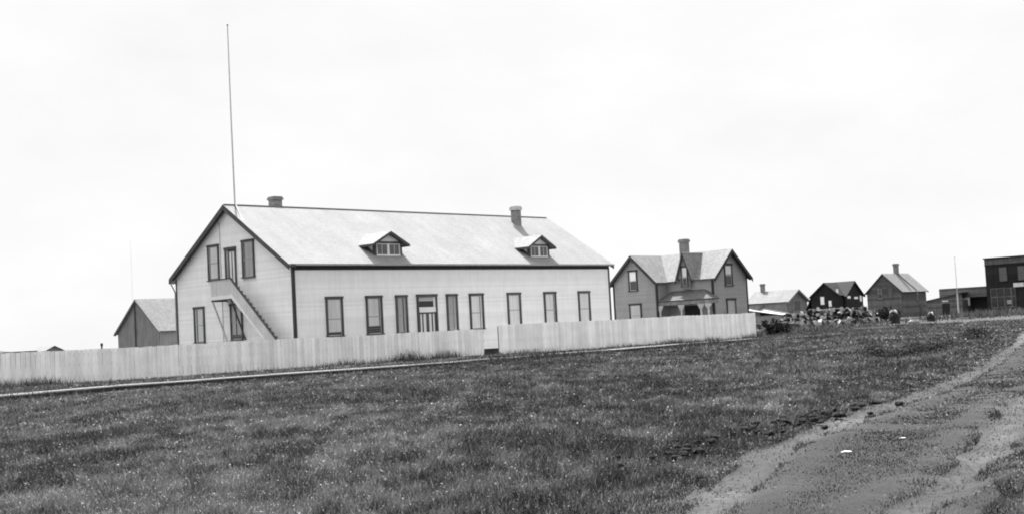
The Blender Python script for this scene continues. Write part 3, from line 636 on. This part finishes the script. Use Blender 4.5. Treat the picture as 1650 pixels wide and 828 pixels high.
m = MB(); m.slab([(.2, -5.5, 3.3), (5.6, -5.5, 3.0), (5.6, 3.1, 3.0), (.2, 3.1, 3.3)], .1); m.build('roof', M['lowroof'], f2)
one('open_front', M['dark'], f2, (.9, 1.0, -5.3, .1, -.1, 2.9))
one('white_panel', M['pale'], f2, (-.02, .01, -1.0, .0, 1.1, 2.12))
# G: false-front store
hg = thing('store', 'dark two-storey false-front store with cornice band and shop window', 'store', (59.5, 160, .6), YAW)
m = MB(); m.siding((0, 0, 0), (0, 1, 0), (-1, 0, 0), [(-9, 0), (0, 0), (0, 6.0), (-9, 6.0)], .25, .02); m.box(.03, 9, -9, 0, 0, 6.0); m.build('wall', M['tar2'], hg)
m = MB(); m.box(-.03, .15, -9, .02, 6.0, 6.75); m.build('cornice_band', M['store_band'], hg)
m = MB(); m.box(-.2, .2, -9.1, .12, 6.75, 6.87); m.box(-.1, .1, -9.05, .06, 5.93, 6.0); m.build('cornice', M['tar'], hg)
fg = Face((0, 0, 0), (0, -1, 0), (-1, 0, 0))
for a, b in ((1.65, 2.85), (4.0, 5.1), (6.4, 7.5)): window(hg, fg, a, b, 3.85, 5.6, 'grey_curtain', 1, .1, .07, 'mid', trim='tar')
m = MB(); fg.box(m, 3.5, 4.8, 3.05, 3.55, .1, .16); m.build('store_sign', M['pale'], hg)
m = MB()
for a in (.5, 1.3, 2.2, 3.1, 3.6): fg.box(m, a, a + .1, .6, 3.0, .03, .1)
for z in (.6, 1.9, 2.95): fg.box(m, .5, 3.7, z, z + .09, .03, .098)
sw = m.build('shop_window', M['mid'], hg)
m = MB(); fg.quad(m, .55, 3.65, .62, 3.0, .035); m.build('pane', M['glass'], sw)
m = MB(); fg.box(m, 2.5, 3.1, 1.0, 1.5, .025, .033); m.build('notice', M['pale'], sw)
m = MB(); fg.box(m, 4.1, 5.3, 0, 2.6, .03, .05); m.build('door', M['dark'], hg)
chimney(hg, .3, .9, -7.9, -7.05, 5.9, 7.9, cap=.3, capmat='brick')
# utility pole
up_ = thing('utility_pole', 'slender pale bare pole standing before the low sheds', 'pole', (52.3, 150, .5))
m = MB(); m.tube((0, 0, 0), (0, 0, 2.6), .09, .08, 10); m.tube((0, 0, 2.6), (0, 0, 6.9), .042, .03, 8); m.build('pole', M['pole'], up_)
m = MB(); m.tube((0, 0, 6.9), (0, 0, 6.98), .06, .03, 8); m.build('pole_cap', M['metal'], up_)
# far-left cabins
for x, y, lab, wl, rfm in ((-82.6, 205, 'tiny dark flat cabin at the far left horizon', 'tar', 'lowroof'), (-78.6, 206, 'tiny grey gabled cabin at the far left horizon', 'shed', 'roof2')):
    t_ = thing('cabin', lab, 'cabin', (x, y, 0), YAW)
    if wl == 'tar':
        one('wall', M[wl], t_, (0, 5, -2, 4, 0, 2.4)); m = MB(); m.slab([(-.2, -2.2, 2.5), (5.2, -2.2, 2.5), (5.2, 4.2, 2.8), (-.2, 4.2, 2.8)], .15); m.build('roof', M[rfm], t_)
    else:
        m = MB(); walls(m, 0, 5, -2.6, 1.6, 0, 1.9, 3.0, 'y', .2, .02); m.build('wall', M[wl], t_); m = MB(); gable_roof(m, None, 0, 5, -2.6, 1.6, 1.9, 3.1, 'y', .25, .3, .12); m.build('roof', M[rfm], t_)

# ------------------------------------------------------------------ plants
def tone_mesh(name, verts, faces_n, tone, mat, kind=None):
    """verts (N,3) float, faces_n (M,3) int, tone (N,)"""
    me = bpy.data.meshes.new(name); me.vertices.add(len(verts)); me.vertices.foreach_set('co', np.asarray(verts, np.float32).ravel())
    me.loops.add(faces_n.size); me.loops.foreach_set('vertex_index', faces_n.ravel().astype(np.int32))
    me.polygons.add(len(faces_n)); me.polygons.foreach_set('loop_start', (np.arange(len(faces_n)) * 3).astype(np.int32)); me.polygons.foreach_set('loop_total', np.full(len(faces_n), 3, np.int32)); me.update()
    at = me.attributes.new('tone', 'FLOAT', 'POINT'); at.data.foreach_set('value', np.asarray(tone, np.float32)); me.materials.append(mat)
    o = bpy.data.objects.new(name, me); C.objects.link(o)
    if kind: tag(o, kind=kind)
    return o
leafm = tonem('dark_leaves', .012, .07); grassm = tonem('meadow_grass_blades', .024, .36); headm = tonem('seed_heads', .2, .5)
def shrub(name, label, cat, x, y, rx, ry, h, n=500, group=None, leaf=.12, dark=.4, z=None):
    r = np.random.default_rng(int(abs(x * 31 + y * 7)) + 1)
    ctr = r.normal(size=(9, 3)) * np.array([rx * .5, ry * .5, h * .22]) + np.array([0, 0, h * .5])
    c = ctr[r.integers(0, 9, n)] + r.normal(size=(n, 3)) * np.array([rx * .25, ry * .25, h * .16]); c[:, 2] = np.clip(c[:, 2], .03, h * 1.1)
    a = r.normal(size=(n, 3)); a /= np.linalg.norm(a, axis=1)[:, None]; b = np.cross(a, r.normal(size=(n, 3))); b /= np.linalg.norm(b, axis=1)[:, None]
    s = leaf * r.uniform(.6, 1.4, (n, 1)); v = np.stack([c - a * s, c + a * s, c + b * s * .8], 1).reshape(-1, 3)
    o = tone_mesh(name, v, np.arange(n * 3).reshape(-1, 3), np.repeat(np.clip(r.normal(dark, .25, n), 0, 1), 3), leafm)
    m = MB()
    for k in range(5):
        e = ctr[k]; m.tube((0, 0, -.05), (float(e[0]), float(e[1]), float(e[2])), .03, .012, 5, False)
    m.build('stem', M['bark'], o)
    o.location = (x, y, float(gz(x, y)) if z is None else z); tag(o, label, cat, group)
    return o
for i, (x, y, rx, h) in enumerate(((21.4, 108, .6, 1.1), (22.5, 110, .7, .95), (23.6, 112, .6, .8))):
    shrub('shrub', ('dark low bush touching the right end of the tall fence', 'dark low bush in the middle of three right of the fence end', 'dark low bush nearest the log heap right of the fence')[i], 'bush', x, y, rx, .6, h, 900, 'low bushes by the fence end', .11, .15)
for i, (x, y, rx, h) in enumerate(((39.6, 136, .8, 1.3), (41.0, 137, .6, 1.0))):
    shrub('shrub', ('dark bush at the right foot of the log heap', 'smaller dark bush just right of the log heap')[i], 'bush', x, y, rx, .7, h, 900, 'bushes at the log heap', .12, .15)
for i, (x, y, rx, h, lab) in enumerate(((12.0, 41, .8, .35, 'dark weed patch in the meadow left of the two others'), (14.4, 44, 1.2, .4, 'wide dark weed patch in the meadow before the path'), (20.6, 57, .9, .55, 'dark tall weed clump near the upper wheel track'))):
    shrub('weed_clump', lab, 'weeds', x, y, rx, .8, h, 2600, 'dark weed clumps in the meadow', .03, .3)
hz = [(-76, 260, 1.6, 1.6), (-71, 265, 3, 2.3), (-65, 262, 2, 2.1), (-60, 258, 1.2, 1.8), (-52, 262, 1.6, 2.0)]
for i, (x, y, rx, h) in enumerate(hz):
    shrub('distant_bush', ('lowest leftmost distant bush, beside the tiny cabins on the left horizon', 'widest distant bush on the left horizon, right of the tiny cabins', 'middle one of the five distant bushes on the left horizon', 'distant bush just left of the post top on the horizon', 'distant bush nearest the board shed on the left horizon')[i], 'bush', x, y, rx, 1, h, 260, 'bushes on the left horizon', .3, .6, z=0)
pp = thing('distant_post', 'short dark post top showing above the fence on the far left', 'post', (-62.0, 190, 0)); m = MB(); m.tube((0, 0, 0), (0, 0, 2.6), .12); m.build('post', M['tar'], pp); m = MB(); m.tube((0, 0, 2.6), (0, 0, 3.0), .22, .16, 8); m.build('post_cap', M['tar'], pp)

# ------------------------------------------------------------------ heap of cut logs
def make_log(seed):
    r = random.Random(seed); n = 11; m = MB(); cut = MB(); ln = r.uniform(.5, 1.0); rad = r.uniform(.2, .34)
    rr = [rad * r.uniform(.66, 1.18) for _ in range(n)]
    rings = []
    for k, (t, s) in enumerate(((-.5, 1.0), (-.2, .95), (.2, 1.0), (.5, 1.12))):
        rings.append([(math.cos(2 * math.pi * i / n) * rr[i] * s, ln * t, math.sin(2 * math.pi * i / n) * rr[i] * s) for i in range(n)])
    for a, b in zip(rings, rings[1:]):
        for i in range(n): j = (i + 1) % n; m.face([a[i], a[j], b[j], b[i]])
    o = m.build('log', M['bark'], None)
    cut.face(rings[0][::-1]); cut.face(rings[-1]); cut.build('sawn_end', M['sawn'], o); return o
protos = [make_log(s) for s in range(6)]; used = set(); lg = random.Random(5)
def put_log(x, y, z, rot, label='short dark-barked log with pale sawn ends in the tumbled heap', group='logs tumbled in the heap', sc_=1):
    i = lg.randrange(6); p = protos[i]
    if i in used:
        o = p.copy(); C.objects.link(o); c = p.children[0].copy(); C.objects.link(c); c.parent = o
    else: o = p; used.add(i)
    o.location = (x, y, z); o.rotation_euler = rot; o.scale = (sc_,) * 3; tag(o, label, 'log', group)
for layer, (n_, z_, a, b) in enumerate(((66, .22, 26.5, 41.5), (58, .62, 28, 41), (42, 1.02, 30, 39.5), (24, 1.4, 32, 38.5))):
    for i in range(n_):
        x = a + (b - a) * (i + lg.uniform(-.3, 1.2)) / n_; y = 139 + lg.uniform(-1.3, 1.3) * (1 - layer * .25)
        put_log(x, y, float(gz(x, y)) + z_ + lg.uniform(-.04, .1), (lg.uniform(-.7, 1.1), lg.uniform(0, 6), lg.uniform(-1.4, 1.4)), sc_=lg.uniform(.5, .82))
for i in range(56):
    t = (i + lg.random()) / 56; x = 25.2 + 12 * t; y = 132.5 + lg.uniform(-4, 2.5)
    put_log(x, y, float(gz(x, y)) + .2, (lg.uniform(-.7, 1.1), lg.uniform(0, 6), lg.uniform(-1.2, 1.2)), 'short dark log with pale sawn end, spilled low in front of the heap', 'logs spilled before the heap')
for x, y in ((25.0, 128), (25.9, 130), (31.4, 126), (33.2, 127)): put_log(x, y, float(gz(x, y)) + .22, (.5, 1, .4), dict([(25.0, 'leftmost stray log lying in the grass just past the fence end'), (25.9, 'second stray log past the fence end, a little farther back'), (31.4, 'stray log lying before the middle of the log heap'), (33.2, 'stray log lying before the tallest part of the log heap')])[x], 'stray logs before the heap')
for (x, y, s_, lab) in ((35.72, 120, 1.15, 'upright dark stump with a pale top, right of the heap'), (39.2, 120, .8, 'small upright stump standing alone in the grass below the boxy house')):
    m = MB(); r = random.Random(int(x)); n = 12; hts = (0, .25, .6, .88); rads = (.52, .42, .46, .33)
    rings = [[(math.cos(2 * math.pi * i / n) * q_ * s_ * r.uniform(.85, 1.15), math.sin(2 * math.pi * i / n) * q_ * s_ * r.uniform(.85, 1.15), h_ * s_ + (.12 * math.sin(i) if h_ > .8 else 0)) for i in range(n)] for h_, q_ in zip(hts, rads)]
    for A, B in zip(rings, rings[1:]):
        for i in range(n): j = (i + 1) % n; m.face([A[i], A[j], B[j], B[i]])
    o = m.build('tree_stump', M['bark'], None); m = MB(); m.face([(p[0] * .97, p[1] * .97, p[2] + .01) for p in rings[-1]])
    tp = [(p[0] * .8, p[1] * .8, p[2] + .16 * s_) for p in rings[-1]]
    for i in range(n): j = (i + 1) % n; m.face([rings[-1][i], rings[-1][j], tp[j], tp[i]])
    m.face(tp); m.build('splintered_top', M['sawn'], o); o.location = (x, y, float(gz(x, y)) + .15); tag(o, lab, 'stump')
m = MB(); r = random.Random(4); n = 10
rings = [[(math.cos(2 * math.pi * i / n) * q_ * r.uniform(.85, 1.1), math.sin(2 * math.pi * i / n) * q_ * .7, h_) for i in range(n)] for h_, q_ in ((0, .5), (.2, .55), (.38, .36))]
for A, B in zip(rings, rings[1:]):
    for i in range(n): j = (i + 1) % n; m.face([A[i], A[j], B[j], B[i]])
m.face(rings[-1]); o = m.build('boulder', M['grey'], None); o.location = (37.6, 120, float(gz(37.6, 120)) + .05); tag(o, 'pale low boulder in the grass between the two stumps', 'boulder')
# pale boards lying on the ground past the path
for i, (x, y, ln, rz, lab) in enumerate(((30.2, 108, 4.5, .72, 'long pale board lying in the grass by the footpath'), (44.5, 126, 3.4, .8, 'pale board lying flat in the grass below the sheds'))):
    o = one('board', M['plank'], None, (-ln / 2, ln / 2, -.12, .12, 0, .1)); o.location = (x, y, float(gz(x, y)) + .12); o.rotation_euler = (0, 0, rz); tag(o, lab, 'board')

# ------------------------------------------------------------------ clods by the road
def clod(seed):
    r = np.random.default_rng(seed); import bmesh
    bm = bmesh.new(); bmesh.ops.create_icosphere(bm, subdivisions=2, radius=1)
    for v in bm.verts: v.co *= .75 + .5 * float(r.random()); v.co.z *= .6
    me = bpy.data.meshes.new('dirt_clod'); bm.to_mesh(me); bm.free(); me.materials.append(M_clod); return me
M_clod = soilm('clod_soil', .005, .008, .014); cm = [clod(s) for s in range(4)]; q = random.Random(9)
for i in range(74):
    if i < 54: t = q.random(); x = 2.8 + 2.9 * t + q.gauss(0, .2); y = 16.0 + 4.4 * t + q.gauss(0, .55)
    else: x = q.uniform(1.0, 2.4); y = 13.4 + (x - 1) * 1.6 + q.gauss(0, .4)
    o = bpy.data.objects.new('dirt_clod', cm[i % 4]); C.objects.link(o); s_ = q.uniform(.025, .065); o.scale = (s_ * q.uniform(1, 1.6), s_, s_); o.rotation_euler = (0, 0, q.random() * 6)
    o.location = (x, y, float(gz(x, y)) + .06 + s_ * .3); tag(o, 'black lump of turned earth scattered at the left edge of the track', 'clod', 'clods along the left wheel track')
for x, y, s_, lab in ((3.42, 13.5, .035, 'white scrap lying between the wheel tracks'), (4.35, 14.6, .022, 'smaller white scrap between the wheel tracks, farther back')):
    o = bpy.data.objects.new('scrap', cm[1].copy()); o.data.materials.clear(); o.data.materials.append(M['pale']); C.objects.link(o); o.scale = (s_ * 1.5, s_, s_ * .5); o.location = (x, y, float(gz(x, y)) + .05); tag(o, lab, 'scrap')

# ------------------------------------------------------------------ meadow grass: real blades
def blades(N_, r0, r1, h0, h1, wk, seed, ang=27, seg2=True, power=1.15, short_road=False):
    r = np.random.default_rng(seed); u = r.random(N_); p = 2 - power
    rad = (r0 ** p + u * (r1 ** p - r0 ** p)) ** (1 / p); th = np.radians(r.uniform(-ang, ang, N_)); x = rad * np.sin(th); y = rad * np.cos(th)
    big = vnoise(x, y * .6, 2.4, 41) * .55 + vnoise(x, y * .6, .7, 42) * .35 + vnoise(x, y, 9, 43) * .35
    so = side_of_road(x, y); d1 = np.minimum(dist_poly(x, y, RUT1), dist_poly(x, y, RUT2)); onroad = (so > -.0) & (so < 1.)
    road_ = onroad | (d1 < .32)
    dens = np.where(d1 < .10 + .2 * vnoise(x, y, .7, 50), .025, np.where(road_, .04 + .96 * sstep(.30, .50, .6 * vnoise(x, y, .9, 71) + .4 * vnoise(x, y, .3, 72) + .12 * np.exp(-((so - .5) / .3) ** 2)), .42 + .75 * big))
    fl = (y - 81.385) - (x * math.tan(FYAW)); dens = np.where((fl > -.3) & (x < 18.2) , 0, dens)      # nothing behind the fence
    dens = np.where(dist_poly(x, y, PATH) < .55, .1, dens)
    wd = dist_poly(x - .35, y + .38, WALK); dens = np.where((wd < 1.0), .04, dens)
    near_r = np.clip(1 - sstep(.2, 1.3, d1), 0, 1)
    k = r.random(N_) < dens; x, y, rad, big, road_, near_r = (a[k] for a in (x, y, rad, big, road_, near_r)); n = len(x)
    hgt = (h0 + (h1 - h0) * r.random(n) ** 1.5) * (.62 + .42 * big) * np.where(road_, .38, 1 - .55 * near_r)
    wdt = wk * rad * r.uniform(.6, 1.3, n); wdt = np.where(road_, wdt * .9, wdt)
    az = r.uniform(0, 2 * np.pi, n); lean = r.uniform(.1, .9, n) * hgt; la = r.uniform(0, 2 * np.pi, n)
    z = gz(x, y) + np.where(onroad[k] | (d1[k] < .75), .022, 0); base = np.stack([x, y, z], -1); sd = np.stack([np.cos(az), np.sin(az), 0 * az], -1) * wdt[:, None] / 2
    ln = np.stack([np.cos(la), np.sin(la), 0 * la], -1) * lean[:, None]; upv = np.stack([0 * hgt, 0 * hgt, hgt], -1)
    k_ = np.clip(12 / rad, .3, 1); p1 = vnoise(x, y * .6, .22, 62); p2 = vnoise(x, y * .5, .8, 61); p3 = vnoise(x, y * .5, 2.6, 64); p4 = vnoise(x, y * .6, 9, 66)
    mott = sstep(.25, .8, .46 * p1 + .30 * p2 + .15 * p3 + .09 * p4)
    tone = np.clip(.05 + .58 * mott ** 1.3 + .06 * sstep(2, -12, x) + r.normal(0, .10, n), 0, 1)
    tone = np.where(r.random(n) < .015 + .06 * mott, r.uniform(.5, .95, n), tone); tone = np.where(road_, tone * .6 + .03, tone)
    if seg2 == 'leaf':     # small broad leaves and seed heads of the meadow weeds, at every height and angle
        c = base + np.stack([0 * hgt, 0 * hgt, .01 + hgt * r.random(n) * .9], -1); a = r.normal(size=(n, 3)); a /= np.linalg.norm(a, axis=1)[:, None]; b = np.cross(a, r.normal(size=(n, 3))); b /= np.linalg.norm(b, axis=1)[:, None]
        s1 = (wdt * r.uniform(.5, 1.3, n) / 2)[:, None]; v = np.stack([c - a * s1, c + a * s1, c + b * s1 * 1.3], 1).reshape(-1, 3)
        tone = np.clip(tone * 1.1 + r.normal(0, .08, n), 0, 1); f = np.arange(n)[:, None] * 3 + np.array([[0, 1, 2]]); t = np.repeat(tone, 3)
    elif seg2:
        v = np.stack([base - sd, base + sd, base + sd * .75 + ln * .35 + upv * .6, base - sd * .75 + ln * .35 + upv * .6, base + ln + upv], 1).reshape(-1, 3)
        b = np.arange(n)[:, None] * 5; f = np.concatenate([b + [[0, 1, 2]], b + [[0, 2, 3]], b + [[3, 2, 4]]], 0); t = np.repeat(tone, 5)
    else:
        v = np.stack([base - sd, base + sd, base + ln + upv], 1).reshape(-1, 3); f = np.arange(n)[:, None] * 3 + np.array([[0, 1, 2]]); t = np.repeat(tone, 3)
    return v, f, t
V_, F_, T_ = [], [], []; off = 0
for args in ((500000, 7, 26, .03, .15, .0006, 1, 37, True, 1.2), (450000, 22, 60, .04, .17, .0007, 2, 31, False, 1.1), (240000, 52, 125, .06, .22, .0009, 3, 26, False, 1.0), (400000, 7, 30, 0, .13, .0017, 4, 37, 'leaf', 1.2), (280000, 26, 80, 0, .15, .0014, 5, 31, 'leaf', 1.1)):
    v, f, t = blades(*args); V_.append(v); F_.append(f + off); T_.append(t); off += len(v)
g = tone_mesh('meadow_grass', np.concatenate(V_), np.concatenate(F_), np.concatenate(T_), grassm); tag(g, 'rough mottled meadow grass covering the field before the fence', 'grass', kind='stuff')
# crumbs of earth and small stones on the track
def crumbs(N_):
    r = np.random.default_rng(77); y = 7.5 + 38 * r.random(N_) ** 1.7; r1 = np.interp(y, [p[1] for p in RUT1], [p[0] for p in RUT1]); r2 = np.interp(y, [p[1] for p in RUT2], [p[0] for p in RUT2])
    x = r1 - .35 + (r2 - r1 + .7) * r.random(N_); k = r.random(N_) < .15 + 1.1 * vnoise(x, y, .6, 81) ** 2; x, y = x[k], y[k]; n = len(x)
    s_ = (.0035 + .012 * r.random(n) ** 3) * (.6 + y / 22); z = gz(x, y) + .012
    a = r.uniform(0, 6.3, n); P = [np.stack([x + s_ * np.cos(a + q), y + s_ * np.sin(a + q), z], -1) for q in (0, 2.1, 4.2)]
    top = np.stack([x + s_ * .3 * r.normal(size=n), y, z + s_ * r.uniform(.7, 1.4, n)], -1); v = np.stack(P + [top], 1).reshape(-1, 3); b = np.arange(n)[:, None] * 4
    return v, np.concatenate([b + [[0, 1, 3]], b + [[1, 2, 3]], b + [[2, 0, 3]]], 0), np.repeat(np.clip(r.normal(.18, .15, n), 0, 1), 4)
v, f, t = crumbs(60000); g = tone_mesh('loose_soil', v, f, t, tonem('soil_crumbs', .02, .14)); tag(g, 'crumbs of earth and small stones strewn over the wheel tracks', 'gravel', kind='stuff')
# weeds at the foot of the fences and around the far buildings
def strip(N_, pts, spread, h0, h1, wd, seed, patch=1.5, tone0=.2):
    r = np.random.default_rng(seed); P = np.array(pts, float); seg = np.hypot(*np.diff(P, axis=0).T); LL = np.concatenate([[0], np.cumsum(seg)])
    s = r.random(N_) * LL[-1]; x = np.interp(s, LL, P[:, 0]) + r.normal(0, spread, N_); y = np.interp(s, LL, P[:, 1]) + r.normal(0, spread, N_)
    pn = vnoise(s, 0 * s, patch, seed) * vnoise(s, 0 * s, patch * 5, seed + 1) * 1.9; k = r.random(N_) < pn; x, y, pn = x[k], y[k], pn[k]; n = len(x)
    fl = (y - 81.385) - (x * math.tan(FYAW)); kk = (fl < -.06) | (x > 18.5); x, y, pn = x[kk], y[kk], pn[kk]; n = len(x)
    h = (h0 + (h1 - h0) * r.random(n) ** 2) * (.4 + pn); w_ = wd * r.uniform(.6, 1.4, n); az = r.uniform(0, 6.3, n); la = r.uniform(0, 6.3, n)
    base = np.stack([x, y, gz(x, y)], -1); sd = np.stack([np.cos(az), np.sin(az), 0 * az], -1) * w_[:, None] / 2
    tip = base + np.stack([np.cos(la) * h * .5, np.sin(la) * h * .5, h], -1)
    return np.stack([base - sd, base + sd, tip], 1).reshape(-1, 3), np.arange(n * 3).reshape(-1, 3), np.repeat(np.clip(r.normal(tone0, .14, n), 0, 1), 3)
pf = [tuple(FO + FU * s - FN * .35)[:2] for s in (-46, -20, 0, 22)]
A_ = [strip(16000, pf, .25, .1, .48, .04, 101), strip(6000, WALK, .5, .08, .26, .04, 102), strip(5000, [(-3, 60.5), (5.8, 71.0), (15.6, 82.7), (19, 86.5)], .25, .12, .36, .045, 105), strip(9000, [(22, 112), (34, 128), (48, 132), (64, 150)], 3.0, .15, .55, .08, 103, 3, .25), strip(5000, [(25, 133), (42, 135)], 1.0, .1, .4, .08, 104, 3, .2)]
off = 0; VV, FF, TT = [], [], []
for v, f, t in A_: VV.append(v); FF.append(f + off); TT.append(t); off += len(v)
g = tone_mesh('verge_weeds', np.concatenate(VV), np.concatenate(FF), np.concatenate(TT), grassm); tag(g, 'ragged weeds along the foot of the fence and the boardwalk', 'weeds', kind='stuff')
